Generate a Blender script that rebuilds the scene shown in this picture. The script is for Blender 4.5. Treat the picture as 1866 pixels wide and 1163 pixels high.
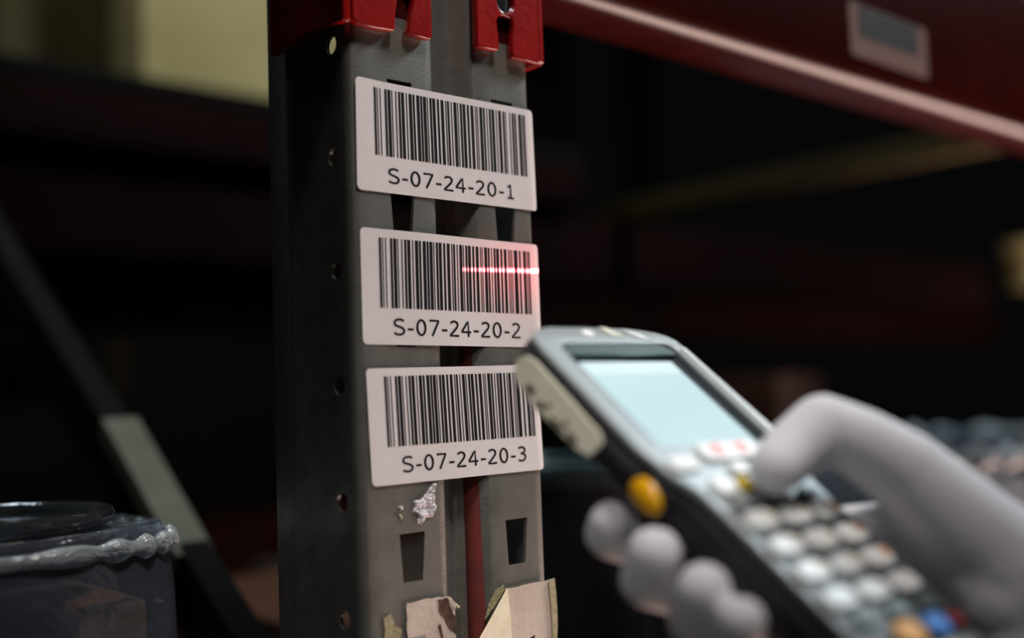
import bpy, bmesh, math, random
from mathutils import Vector, Matrix, noise
from math import radians, sin, cos, pi, sqrt, atan2

for o in list(bpy.data.objects): bpy.data.objects.remove(o)
SC = bpy.context.scene
COL = SC.collection
random.seed(7)

# ------------------------------------------------------------------ camera
F_PX, CX, CY = 2000.0, 933.0, 581.5
th, pitch, roll = radians(41.6), radians(4.1), 0.036
FW = Vector((sin(th)*cos(pitch), cos(th)*cos(pitch), sin(pitch)))
R0 = Vector((cos(th), -sin(th), 0)); U0 = R0.cross(FW)
UP = U0*cos(roll) + R0*sin(roll); RT = R0*cos(roll) - U0*sin(roll)
CAM = Vector((-0.29760388, -0.37990444, -0.03572002))
cd = bpy.data.cameras.new('camera'); cam = bpy.data.objects.new('camera', cd); COL.objects.link(cam)
m = Matrix.Identity(4)
for i in range(3):
    m[i][0], m[i][1], m[i][2], m[i][3] = RT[i], UP[i], -FW[i], CAM[i]
cam.matrix_world = m
cd.sensor_width = 36; cd.lens = F_PX/1866*36; cd.clip_start = 0.01; cd.clip_end = 60
cd.dof.use_dof = True; cd.dof.focus_distance = 0.487; cd.dof.aperture_fstop = 2.4
SC.camera = cam

# ------------------------------------------------------------------ world, lights, exposure
w = bpy.data.worlds.new('warehouse_ambient'); SC.world = w; w.use_nodes = True
w.node_tree.nodes['Background'].inputs[0].default_value = (0.95, 0.95, 1.0, 1)
w.node_tree.nodes['Background'].inputs[1].default_value = 0.002
SC.view_settings.view_transform = 'Standard'; SC.view_settings.look = 'None'
SC.view_settings.gamma = 1; SC.view_settings.exposure = 0.0; SC.view_settings.use_curve_mapping = False

def aim(o, target):
    o.rotation_euler = (Vector(target) - o.location).to_track_quat('-Z', 'Y').to_euler()

def area(name, loc, target, size, energy, color, sy=None, spread=None):
    l = bpy.data.lights.new(name, 'AREA'); l.energy = energy; l.color = color; l.size = size
    if sy: l.shape = 'RECTANGLE'; l.size_y = sy
    if spread: l.spread = spread
    o = bpy.data.objects.new(name, l); COL.objects.link(o); o.location = loc; aim(o, target); return o

def spot(name, loc, target, ang, energy, color, radius, blend=1.0):
    l = bpy.data.lights.new(name, 'SPOT'); l.energy = energy; l.color = color
    l.spot_size = radians(ang); l.spot_blend = blend; l.shadow_soft_size = radius
    o = bpy.data.objects.new(name, l); COL.objects.link(o); o.location = loc; aim(o, target); return o

spot('aisle_spot_lamp', (-0.03, -0.46, 0.85), (0.03, -0.05, -0.05), 28, 34.0, (1.0, 0.93, 0.90), 0.10)
spot('scanner_fill_spot', (-0.58, -0.50, 0.34), (-0.03, -0.12, -0.045), 16, 7.0, (1.0, 0.95, 0.90), 0.05)  # added unseen fill for the left side of scanner and hand
o_ = area('open_aisle_light', (2.5, -.42, -1.28), (2.5, -.42, 0), 3.4, 105.0, (1.0, 0.70, 0.60), sy=.8); o_.rotation_euler = (pi, 0, 0)
area('carton_fill_light', (0.2, 0.55, 1.3), (0.5, 1.15, 0.4), 0.3, 1.0, (1.0, 0.88, 0.6))  # added out of view to light the yellow carton
area('left_bundle_fill', (-0.12, 0.72, 1.0), (-0.15, 0.13, -0.1), 0.2, 3.0, (0.75, 0.88, 1.0))  # unseen light added to bring up the left bundle's rim
area('right_bundle_fill', (1.4, -0.4, 1.3), (0.75, 0.25, -0.1), 0.3, 18.0, (0.8, 0.93, 1.0))  # unseen light added for highlights on the right bundle

# ------------------------------------------------------------------ helpers
def ray(px, py):
    return FW + RT*((px-CX)/F_PX) - UP*((py-CY)/F_PX)
def at_depth(px, py, d): return CAM + ray(px, py)*d
def at_y(px, py, y):
    d = ray(px, py); return CAM + d*((y-CAM.y)/d.y)
def at_x(px, py, x):
    d = ray(px, py); return CAM + d*((x-CAM.x)/d.x)

def mat(name, color, rough=0.5, metal=0.0, noise_amt=0.0, noise_scale=200.0, bump=0.0, bump_scale=400.0,
        color2=None, spec=0.5, emit=None, strength=0.0, coat=0.0, stretch=None, rough_var=0.0):
    mt = bpy.data.materials.new(name); mt.use_nodes = True
    nt = mt.node_tree; b = nt.nodes['Principled BSDF']
    b.inputs['Base Color'].default_value = (*color, 1); b.inputs['Roughness'].default_value = rough
    b.inputs['Metallic'].default_value = metal; b.inputs['Specular IOR Level'].default_value = spec
    b.inputs['Coat Weight'].default_value = coat
    tc = nt.nodes.new('ShaderNodeTexCoord'); mp = nt.nodes.new('ShaderNodeMapping')
    nt.links.new(tc.outputs['Object'], mp.inputs[0])
    if stretch: mp.inputs['Scale'].default_value = stretch
    if noise_amt > 0 or color2:
        n = nt.nodes.new('ShaderNodeTexNoise'); n.inputs['Scale'].default_value = noise_scale
        n.inputs['Detail'].default_value = 6
        nt.links.new(mp.outputs[0], n.inputs['Vector'])
        mx = nt.nodes.new('ShaderNodeMix'); mx.data_type = 'RGBA'
        c2 = color2 if color2 else tuple(c*(1-noise_amt) for c in color)
        mx.inputs['A'].default_value = (*color, 1); mx.inputs['B'].default_value = (*c2, 1)
        rp = nt.nodes.new('ShaderNodeMapRange'); rp.inputs['From Min'].default_value = .35; rp.inputs['From Max'].default_value = .65
        nt.links.new(n.outputs['Fac'], rp.inputs['Value']); nt.links.new(rp.outputs[0], mx.inputs['Factor'])
        nt.links.new(mx.outputs['Result'], b.inputs['Base Color'])
        if rough_var:
            r2 = nt.nodes.new('ShaderNodeMapRange'); r2.inputs['To Min'].default_value = rough - rough_var
            r2.inputs['To Max'].default_value = rough + rough_var
            nt.links.new(n.outputs['Fac'], r2.inputs['Value']); nt.links.new(r2.outputs[0], b.inputs['Roughness'])
    if bump > 0:
        n2 = nt.nodes.new('ShaderNodeTexNoise'); n2.inputs['Scale'].default_value = bump_scale; n2.inputs['Detail'].default_value = 4
        nt.links.new(mp.outputs[0], n2.inputs['Vector'])
        bp = nt.nodes.new('ShaderNodeBump'); bp.inputs['Strength'].default_value = bump; bp.inputs['Distance'].default_value = 0.001
        nt.links.new(n2.outputs['Fac'], bp.inputs['Height']); nt.links.new(bp.outputs[0], b.inputs['Normal'])
    if emit:
        b.inputs['Emission Color'].default_value = (*emit, 1); b.inputs['Emission Strength'].default_value = strength
    return mt

def film_mat(name, tint, alpha, rough, bscale, bstr):
    mt = bpy.data.materials.new(name); mt.use_nodes = True; nt = mt.node_tree; nt.nodes.clear()
    out = nt.nodes.new('ShaderNodeOutputMaterial'); mix = nt.nodes.new('ShaderNodeMixShader'); mix.inputs[0].default_value = alpha
    tr = nt.nodes.new('ShaderNodeBsdfTransparent'); pb = nt.nodes.new('ShaderNodeBsdfPrincipled')
    tr.inputs[0].default_value = (.85, .9, .95, 1)
    pb.inputs['Base Color'].default_value = (*tint, 1); pb.inputs['Roughness'].default_value = rough
    pb.inputs['Specular IOR Level'].default_value = 1.0; pb.inputs['Coat Weight'].default_value = 1.0; pb.inputs['Coat Roughness'].default_value = rough
    tc = nt.nodes.new('ShaderNodeTexCoord'); n = nt.nodes.new('ShaderNodeTexNoise'); n.inputs['Scale'].default_value = bscale; n.inputs['Detail'].default_value = 5
    n.inputs['Distortion'].default_value = 1.0
    bp = nt.nodes.new('ShaderNodeBump'); bp.inputs['Strength'].default_value = bstr; bp.inputs['Distance'].default_value = 0.01
    nt.links.new(tc.outputs['Object'], n.inputs['Vector']); nt.links.new(n.outputs['Fac'], bp.inputs['Height'])
    nt.links.new(bp.outputs[0], pb.inputs['Normal']); nt.links.new(bp.outputs[0], pb.inputs['Coat Normal'])
    nt.links.new(tr.outputs[0], mix.inputs[1]); nt.links.new(pb.outputs[0], mix.inputs[2]); nt.links.new(mix.outputs[0], out.inputs[0])
    return mt

def link(name, me, material=None, parent=None, smooth=False):
    o = bpy.data.objects.new(name, me); COL.objects.link(o)
    if material: 
        me.materials.clear(); me.materials.append(material)
    if parent: o.parent = parent
    if smooth:
        for p in me.polygons: p.use_smooth = True
    return o
def from_bm(name, bm, material=None, parent=None, smooth=False):
    me = bpy.data.meshes.new(name); bm.to_mesh(me); bm.free()
    return link(name, me, material, parent, smooth)
def empty(name, loc=(0, 0, 0), mw=None):
    o = bpy.data.objects.new(name, None); COL.objects.link(o); o.empty_display_size = .02
    if mw is not None: o.matrix_world = mw
    else: o.location = loc
    return o
def tag(o, label=None, cat=None, group=None, kind=None):
    if label: o['label'] = label
    if cat: o['category'] = cat
    if group: o['group'] = group
    if kind: o['kind'] = kind
    return o
def box_bm(bm, lo, hi, bev=0.0):
    r = bmesh.ops.create_cube(bm, size=1)
    vs = r['verts']
    for v in vs:
        v.co = Vector([lo[i] + (v.co[i]+.5)*(hi[i]-lo[i]) for i in range(3)])
    if bev:
        es = list({e for v in vs for e in v.link_edges})
        bmesh.ops.bevel(bm, geom=es, offset=bev, segments=3, profile=.5, affect='EDGES')
def box(name, lo, hi, material, parent=None, bev=0.0, smooth=False):
    bm = bmesh.new(); box_bm(bm, lo, hi, bev); return from_bm(name, bm, material, parent, smooth)
def auto_smooth(o, ang=40):
    me = o.data
    for p in me.polygons: p.use_smooth = True
    bm = bmesh.new(); bm.from_mesh(me)
    for e in bm.edges:
        if len(e.link_faces) == 2 and e.calc_face_angle(0) > radians(ang): e.smooth = False
    bm.to_mesh(me); bm.free()
    return o

def curve_mesh(cu):
    """evaluate a curve datablock to a mesh"""
    o = bpy.data.objects.new('tmp', cu); COL.objects.link(o)
    bpy.context.view_layer.update()
    dg = bpy.context.evaluated_depsgraph_get()
    me = bpy.data.meshes.new_from_object(o.evaluated_get(dg))
    bpy.data.objects.remove(o)
    return me
def plate_mesh(loops, z0, z1, bev=0.0):
    """flat plate from 2D loops (first outer, others holes) between z0 and z1"""
    cu = bpy.data.curves.new('tmp', 'CURVE'); cu.dimensions = '2D'; cu.fill_mode = 'BOTH'
    k = 1000.0   # work in mm for tolerance
    cu.extrude = max(1e-5, (z1-z0)/2 - bev)*k; cu.bevel_depth = bev*k; cu.bevel_resolution = 2
    if bev: cu.offset = -bev*k
    for lp in loops:
        s = cu.splines.new('POLY'); s.points.add(len(lp)-1)
        for p, q in zip(s.points, lp): p.co = (q[0]*k, q[1]*k, 0, 1)
        s.use_cyclic_u = True
    me = curve_mesh(cu)
    for v in me.vertices: v.co = Vector((v.co.x/k, v.co.y/k, v.co.z/k + (z0+z1)/2))
    return me
def plate(name, loops, z0, z1, material, parent=None, bev=0.0, M=None):
    me = plate_mesh(loops, z0, z1, bev); me.name = name
    if M: me.transform(M)
    o = link(name, me, material, parent); return auto_smooth(o)
def rrect(cx, cy, w_, h_, r, n=5):
    pts = []
    for (sx, sy, a0) in ((1, 1, 0), (-1, 1, 90), (-1, -1, 180), (1, -1, 270)):
        for i in range(n+1):
            a = radians(a0 + 90*i/n)
            pts.append((cx + sx*(w_/2-r) + r*cos(a), cy + sy*(h_/2-r) + r*sin(a)))
    return pts
def circ(cx, cy, rx, ry=None, n=24):
    ry = ry or rx
    return [(cx+rx*cos(2*pi*i/n), cy+ry*sin(2*pi*i/n)) for i in range(n)]
# matrix taking plate XY -> world XZ (plate normal Z -> world -Y)
M_XZ = Matrix(((1, 0, 0, 0), (0, 0, -1, 0), (0, 1, 0, 0), (0, 0, 0, 1)))

# ------------------------------------------------------------------ materials
M = {}
M['zinc'] = mat('galvanised_steel', (.36, .36, .325), .42, .75, color2=(.255, .252, .225), noise_scale=90, bump=.12, bump_scale=700, rough_var=.12)
M['side_zinc'] = M['zinc']
M['red'] = mat('red_gloss_paint', (.34, .006, .005), .28, 0, noise_amt=.25, noise_scale=60, bump=.25, bump_scale=260, coat=.4)
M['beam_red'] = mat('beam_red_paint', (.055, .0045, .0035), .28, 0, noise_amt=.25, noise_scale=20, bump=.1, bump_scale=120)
M['label'] = mat('label_paper', (.82, .77, .76), .42, 0, noise_amt=.06, noise_scale=40, bump=.08, bump_scale=300)
M['ink'] = mat('black_print', (.006, .005, .008), .7, spec=.2)
M['grey_ink'] = mat('worn_grey_print', (.30, .28, .29), .5)
M['oldpaper'] = mat('old_label_paper', (.74, .62, .53), .7, color2=(.62, .50, .41), noise_scale=60, bump=.3, bump_scale=400)
M['cream'] = mat('cream_backing_paper', (.88, .82, .62), .6, color2=(.80, .72, .50), noise_scale=90, bump=.2, bump_scale=300)
M['burnt'] = mat('scorched_brown_paper', (.16, .07, .04), .7, color2=(.05, .025, .015), noise_scale=300)
M['residue'] = mat('adhesive_residue', (.75, .72, .74), .3, color2=(.5, .46, .47), noise_scale=500, bump=.3, bump_scale=800)
M['glue'] = mat('yellowed_glue', (.45, .40, .22), .5, color2=(.30, .26, .14), noise_scale=500, bump=.8, bump_scale=900)
M['black'] = mat('black_plastic', (.012, .012, .016), .5, noise_amt=.2)
M['rubber'] = mat('black_rubber', (.016, .015, .020), .62)
M['silver'] = mat('silver_grey_plastic', (.40, .445, .455), .34, .15, noise_amt=.08, noise_scale=100)
M['glass'] = mat('dark_screen_glass', (.012, .018, .022), .12)
M['teal_glass'] = mat('dark_teal_lens', (.05, .09, .085), .3)
M['key'] = mat('white_key', (.92, .94, .93), .3)
M['mat_dark'] = mat('dark_keypad_mat', (.07, .08, .09), .45)
M['key_grey'] = mat('grey_key', (.14, .19, .18), .4)
M['key_yellow'] = mat('yellow_key', (.80, .55, .01), .35)
M['key_orange'] = mat('orange_key', (.95, .42, .05), .35)
M['key_blue'] = mat('blue_key', (.01, .22, .75), .35)
M['key_red'] = mat('red_key', (.35, .02, .03), .4)
M['pink'] = mat('pink_print', (.95, .32, .30), .4)
M['trigger'] = mat('amber_button', (1.0, .50, .005), .3, coat=.3)
M['beige'] = mat('beige_side_panel', (.80, .77, .64), .45, color2=(.72, .69, .52), noise_scale=80)
M['smudge'] = mat('dark_smudge', (.13, .11, .07), .6)
M['screen'] = mat('lit_screen', (.02, .02, .02), .2, emit=(.58, .78, .82), strength=.98)
M['screen_bar'] = mat('lit_screen_header', (.02, .02, .02), .2, emit=(.70, .88, .89), strength=1.0)
M['glove'] = mat('pale_grey_knit', (.84, .83, .87), .85, noise_amt=.12, noise_scale=900, bump=.5, bump_scale=1200, spec=.2)
M['sleeve'] = mat('dark_blue_workwear', (.03, .035, .06), .9, bump=.4)
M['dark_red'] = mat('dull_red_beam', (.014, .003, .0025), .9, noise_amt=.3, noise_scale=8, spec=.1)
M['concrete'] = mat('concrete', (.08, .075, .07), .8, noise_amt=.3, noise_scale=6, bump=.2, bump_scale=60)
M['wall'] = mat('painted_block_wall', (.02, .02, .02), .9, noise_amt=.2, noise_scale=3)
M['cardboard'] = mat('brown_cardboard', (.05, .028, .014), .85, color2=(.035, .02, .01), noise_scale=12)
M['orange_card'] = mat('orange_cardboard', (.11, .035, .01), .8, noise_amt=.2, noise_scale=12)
M['teal_rim'] = mat('pale_teal_plastic', (.10, .15, .16), .3)
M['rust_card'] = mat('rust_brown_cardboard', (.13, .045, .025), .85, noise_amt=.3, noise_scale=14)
M['yellow'] = mat('yellow_carton', (.66, .52, .23), .8, color2=(.50, .39, .16), noise_scale=5)
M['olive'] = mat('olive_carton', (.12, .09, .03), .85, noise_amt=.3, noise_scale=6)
M['pale'] = mat('pale_tape', (.62, .58, .42), .7, noise_amt=.2, noise_scale=30)
M['brace_lit'] = mat('brace_lit_colour', (.22, .205, .14), .7, noise_amt=.2, noise_scale=30)  # pale tone holds the light on the brace
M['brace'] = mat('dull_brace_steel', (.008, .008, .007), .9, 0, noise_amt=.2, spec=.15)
M['wood'] = mat('pallet_wood', (.07, .048, .028), .9, color2=(.04, .027, .017), noise_scale=14, stretch=(1, 8, 8))
M['film'] = film_mat('clear_shrink_film', (.20, .24, .32), .35, .16, 9, .8)
M['film_edge'] = film_mat('gathered_film_edge', (.80, .88, .90), .7, .2, 30, .9)
M['darkglass'] = film_mat('smoked_plastic', (.10, .11, .11), .8, .12, 12, .4)
M['goods_dark'] = mat('dark_goods', (.05, .05, .07), .5, noise_amt=.3, noise_scale=20)
M['goods_red'] = mat('red_goods', (.28, .03, .02), .5)
M['goods_brown'] = mat('brown_goods', (.26, .12, .05), .6)
M['goods_white'] = mat('white_goods', (.75, .76, .74), .5)
M['grey_print'] = mat('beam_sticker_print', (.06, .065, .07), .5)
M['beam_label'] = mat('beam_sticker_paper', (.28, .17, .15), .5)

# ------------------------------------------------------------------ setting
FLOOR = -1.35
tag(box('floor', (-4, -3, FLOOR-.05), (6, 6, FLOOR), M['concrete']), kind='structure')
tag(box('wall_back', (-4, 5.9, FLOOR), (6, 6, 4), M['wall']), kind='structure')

# ------------------------------------------------------------------ rack upright (the subject)
PITCH = .0495
slots = []
for k in range(-24, 44):
    zb = .037 + k*PITCH
    zt = zb + .0205
    if k == 1: zb, zt = .083, .1033
    slots.append((zb, zt))
def profile(z, tl, tr):
    """front-left lip round to front-right lip; tl/tr: slot x edges (left pair, right pair)"""
    wob = 0
    P = [(-.033, .0708), (-.0445, .0708), (-.0452, .0700), (-.0452, .0545), (-.0462, .0520), (-.0478, .0500), (-.0478, .0440), (-.0470, .0420),
         (-.0470, .0140), (-.0470, .0050), (-.0463, .0022), (-.0447, .0006), (-.0425, 0), (-.036, 0),
         (tl[0], 0), (tl[1], 0), (-.0065, 0), (-.0038, .0004), (-.0018, .0017), (-.0010, .0040), (.0012, .0080), (.0030, .0095),
         (.0070, .0095), (.0080, .0110), (.0100, .0110), (.0110, .0095), (.0155, .0095), (.0180+wob, .0060), (.0208+wob, .0012), (.0230+wob, 0),
         (tr[0], 0), (tr[1], 0), (.050, 0), (.0535, .0004), (.0555, .0018), (.0563, .0045),
         (.0563, .0420), (.0573, .0440), (.0573, .0500), (.0555, .0520), (.0545, .0545), (.0545, .0700), (.0538, .0708), (.042, .0708)]
    return P
zs = []
for zb, zt in slots:
    zs += [(zb, (-.0260, -.0160), (.0325, .0426), True), (zt, (-.0274, -.0142), (.0314, .0446), False)]
rows = []
for i, (z, tl, tr, s) in enumerate(zs):
    rows.append((z, tl, tr, s))
    if i+1 < len(zs) and not s:       # between slots add two rows
        z2, tl2, tr2, _ = zs[i+1]
        for f in (.33, .66):
            rows.append((z+(z2-z)*f, tuple(a+(b-a)*f for a, b in zip(tl, tl2)), tuple(a+(b-a)*f for a, b in zip(tr, tr2)), False))
rows.insert(0, (FLOOR+.01, zs[0][1], zs[0][2], False))
bm = bmesh.new(); grid = []
for z, tl, tr, s in rows:
    grid.append([bm.verts.new((x, y, z)) for x, y in profile(z, tl, tr)])
for j in range(len(rows)-1):
    for i in range(len(grid[0])-1):
        if rows[j][3] and i in (14, 30): continue
        bm.faces.new((grid[j][i], grid[j][i+1], grid[j+1][i+1], grid[j+1][i]))
upright = empty('rack_upright', (0, 0, FLOOR))
tag(upright, 'galvanised steel rack post with keyhole slots carrying the three barcode labels', 'rack post')
post = from_bm('post', bm)
post.location.z = -FLOOR; post.parent = upright
post.data.materials.append(M['zinc'])
mo = post.modifiers.new('thick', 'SOLIDIFY'); mo.thickness = .0018; mo.offset = 1 if False else -1
for p in post.data.polygons: p.use_smooth = True
bmx = bmesh.new(); bmx.from_mesh(post.data)
bmesh.ops.recalc_face_normals(bmx, faces=bmx.faces)
# outward normals: front flange faces -y
ff = [f for f in bmx.faces if abs(f.normal.y) > .9 and f.calc_center_median().y < .001]
if ff and ff[0].normal.y > 0: bmesh.ops.reverse_faces(bmx, faces=bmx.faces)
for e in bmx.edges:
    if len(e.link_faces) == 2 and e.calc_face_angle(0) > radians(50): e.smooth = False
bmx.to_mesh(post.data); bmx.free()
# punched round holes in the side flange: cut with a boolean cutter then baked
cut = bmesh.new()
for k in range(-22, 30):
    z = .1175 - k*.0485 if k >= 0 else .1175 - k*.0485
    mtx = Matrix.Translation((-.047, .0127, z)) @ Matrix.Rotation(radians(90), 4, 'Y')
    bmesh.ops.create_cone(cut, cap_ends=True, segments=16, radius1=.0041, radius2=.0041, depth=.012, matrix=mtx)
cutme = bpy.data.meshes.new('c'); cut.to_mesh(cutme); cut.free()
cuto = bpy.data.objects.new('c', cutme); COL.objects.link(cuto); cuto.location = (0, 0, 0)
bo = post.modifiers.new('holes', 'BOOLEAN'); bo.object = cuto; bo.operation = 'DIFFERENCE'; bo.solver = 'EXACT'
bpy.context.view_layer.update()
dg = bpy.context.evaluated_depsgraph_get()
me = bpy.data.meshes.new_from_object(post.evaluated_get(dg)); post.modifiers.clear(); post.data = me; me.name = 'post'; auto_smooth(post, 38)
bpy.data.objects.remove(cuto)

# red reflection on the channel wall, put in as a coloured strip
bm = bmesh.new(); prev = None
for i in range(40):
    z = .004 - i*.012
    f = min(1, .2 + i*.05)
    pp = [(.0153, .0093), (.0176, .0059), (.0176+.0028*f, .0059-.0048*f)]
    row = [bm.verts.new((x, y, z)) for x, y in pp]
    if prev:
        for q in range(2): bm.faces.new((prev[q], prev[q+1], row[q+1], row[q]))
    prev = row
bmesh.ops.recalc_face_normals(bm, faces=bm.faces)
M['streak'] = mat('red_reflection_tint', (.27, .05, .04), .45, .2, color2=(.19, .045, .04), noise_scale=120)
ps = from_bm('reflection_strip', bm, M['streak']); ps.location.z = -FLOOR; ps.parent = upright
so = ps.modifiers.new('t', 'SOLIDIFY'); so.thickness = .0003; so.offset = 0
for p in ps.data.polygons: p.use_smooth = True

# foot plate
o = box('foot_plate', (-.07, -.03, 0), (.08, .10, .006), M['zinc'], upright, .001)

# ------------------------------------------------------------------ rear post and bracing of the same frame
def simple_post(name, x, y, label):
    bm = bmesh.new(); pts = [(-.034, .07), (-.045, .07), (-.047, .045), (-.047, .004), (-.043, 0), (-.004, 0), (.002, .009), (.016, .009), (.022, 0), (.052, 0), (.056, .004), (.056, .045), (.054, .07), (.042, .07)]
    lo = [bm.verts.new((x+a, y-b, FLOOR+.01)) for a, b in pts]; hi = [bm.verts.new((x+a, y-b, 2.1)) for a, b in pts]
    for i in range(len(pts)-1): bm.faces.new((lo[i], lo[i+1], hi[i+1], hi[i]))
    o = from_bm(name, bm, M['brace']); mo = o.modifiers.new('t', 'SOLIDIFY'); mo.thickness = .0018; mo.offset = 0
    return o
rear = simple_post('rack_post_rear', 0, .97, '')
rear.name = 'rear_rack_post'
tag(rear, 'rear galvanised post of the rack frame, in the dark behind the labelled post', 'rack post')
# diagonal brace: channel in the plane of the frame, running up and away
A = at_x(400, 1190, .004); B = at_x(-104, 330, .004)
d = (B-A).normalized(); n = Vector((1, 0, 0)); s_ = d.cross(n).normalized()
A2 = A - d*.15; B2 = A2 + d*1.10
if B2.y > .88: B2 = A2 + d*((.88-A2.y)/d.y)
br = empty('diagonal_brace', A2); tag(br, 'dark diagonal steel brace running up behind the post, with a lit stretch coloured pale', 'brace')
def bar(name, P, Q, side, nrm, ws, wn, material, parent, off_s=0, off_n=0, bev=.0008):
    dd = (Q-P); L = dd.length; dd.normalize()
    bm = bmesh.new(); box_bm(bm, (0, -ws/2+off_s, -wn/2+off_n), (L, ws/2+off_s, wn/2+off_n), bev)
    mm = Matrix.Identity(4)
    for i in range(3): mm[i][0], mm[i][1], mm[i][2], mm[i][3] = dd[i], side[i], nrm[i], P[i]
    bm.transform(mm)
    bmesh.ops.recalc_face_normals(bm, faces=bm.faces)
    o = from_bm(name, bm, material)
    if parent:
        o.parent = parent; o.matrix_parent_inverse = Matrix.Translation(parent.location).inverted()
    return o
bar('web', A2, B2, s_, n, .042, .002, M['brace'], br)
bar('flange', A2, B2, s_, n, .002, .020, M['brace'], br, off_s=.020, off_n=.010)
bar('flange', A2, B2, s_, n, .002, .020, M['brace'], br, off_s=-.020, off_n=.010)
SGN = 1
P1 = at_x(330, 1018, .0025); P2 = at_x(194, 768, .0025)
pl_ = bar('lit_section', P1, P2, s_, n, .014, .026, M['brace_lit'], br, off_s=SGN*.004, off_n=.009)  # light falling on the brace, put in as a paler sleeve
tag(pl_, 'lit stretch of the brace, its light put in as pale colour')

# ------------------------------------------------------------------ barcode labels
PAT = {0: '212222', 1: '222122', 2: '222221', 13: '122132', 16: '123122', 17: '123221', 18: '223211', 19: '221132', 20: '221231', 23: '312131', 51: '213113', 104: '211214'}
W128 = ['212222','222122','222221','121223','121322','131222','122213','122312','132212','221213','221312','231212','112232','122132','122231','113222','123122','123221','223211','221132','221231','213212','223112','312131','311222','321122','321221','312212','322112','322211','212123','212321','232121','111323','131123','131321','112313','132113','132311','211313','231113','231311','112133','112331','132131','113123','113321','133121','313121','211331','231131','213113','213311','213131','311123','311321','331121','312113','312311','332111','314111','221411','431111','111224','111422','121124','121421','141122','141221','112214','112412','122114','122411','142112','142211','241211','221114','413111','241112','134111','111242','121142','121241','114212','124112','124211','411212','421112','421211','212141','214121','412121','111143','111341','131141','114113','114311','411113','411311','113141','114131','311141','411131','211412','211214','211232','2331112']
def code128(s):
    v = [104] + [ord(c)-32 for c in s]
    chk = (v[0] + sum(i*c for i, c in enumerate(v[1:], 1))) % 103
    return ''.join(W128[c] for c in v + [chk, 106])

GLYPH = {
 'S': (.77, [[(.58,.86),(.52,.91),(.43,.955),(.32,.965),(.20,.94),(.10,.87),(.06,.76),(.08,.65),(.15,.58),(.28,.53),(.42,.48),(.53,.41),(.59,.30),(.57,.17),(.49,.08),(.38,.04),(.28,.035),(.15,.065),(.03,.14)]]),
 '-': (.50, [[(.0,.37),(.33,.37)]]),
 '0': (.75, [[(.30+.235*math.cos(a*pi/12),.5+.463*math.sin(a*pi/12)) for a in range(25)]]),
 '7': (.75, [[(.03,.955),(.56,.955),(.56,.90),(.19,0)]]),
 '2': (.75, [[(.06,.84),(.15,.92),(.27,.962),(.40,.93),(.48,.85),(.50,.72),(.46,.60),(.36,.46),(.20,.27),(.05,.10),(.05,.045),(.57,.045)]]),
 '4': (.75, [[(.43,0),(.43,.96),(.36,.90),(.03,.36),(.03,.30),(.60,.30)]]),
 '1': (.75, [[(.09,.82),(.20,.85),(.28,.96),(.30,.96),(.30,.0)],[(.08,.04),(.52,.04)]]),
 '3': (.75, [[(.06,.88),(.18,.95),(.32,.96),(.45,.90),(.50,.78),(.46,.64),(.36,.56),(.20,.54)],[(.20,.54),(.38,.51),(.50,.42),(.53,.27),(.47,.12),(.34,.04),(.18,.035),(.03,.10)]])}
def text_mesh(code):
    cu = bpy.data.curves.new('t', 'CURVE'); cu.dimensions = '3D'; cu.bevel_depth = .062; cu.bevel_resolution = 1; cu.use_fill_caps = True
    x = 0
    for ch in code:
        adv, strokes = GLYPH[ch]
        ox = .09 if ch == '-' else .07
        for st_ in strokes:
            sp = cu.splines.new('POLY'); sp.points.add(len(st_)-1)
            for p, q in zip(sp.points, st_): p.co = (x+ox+q[0], q[1], 0, 1)
        x += adv
    return curve_mesh(cu)
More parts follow.
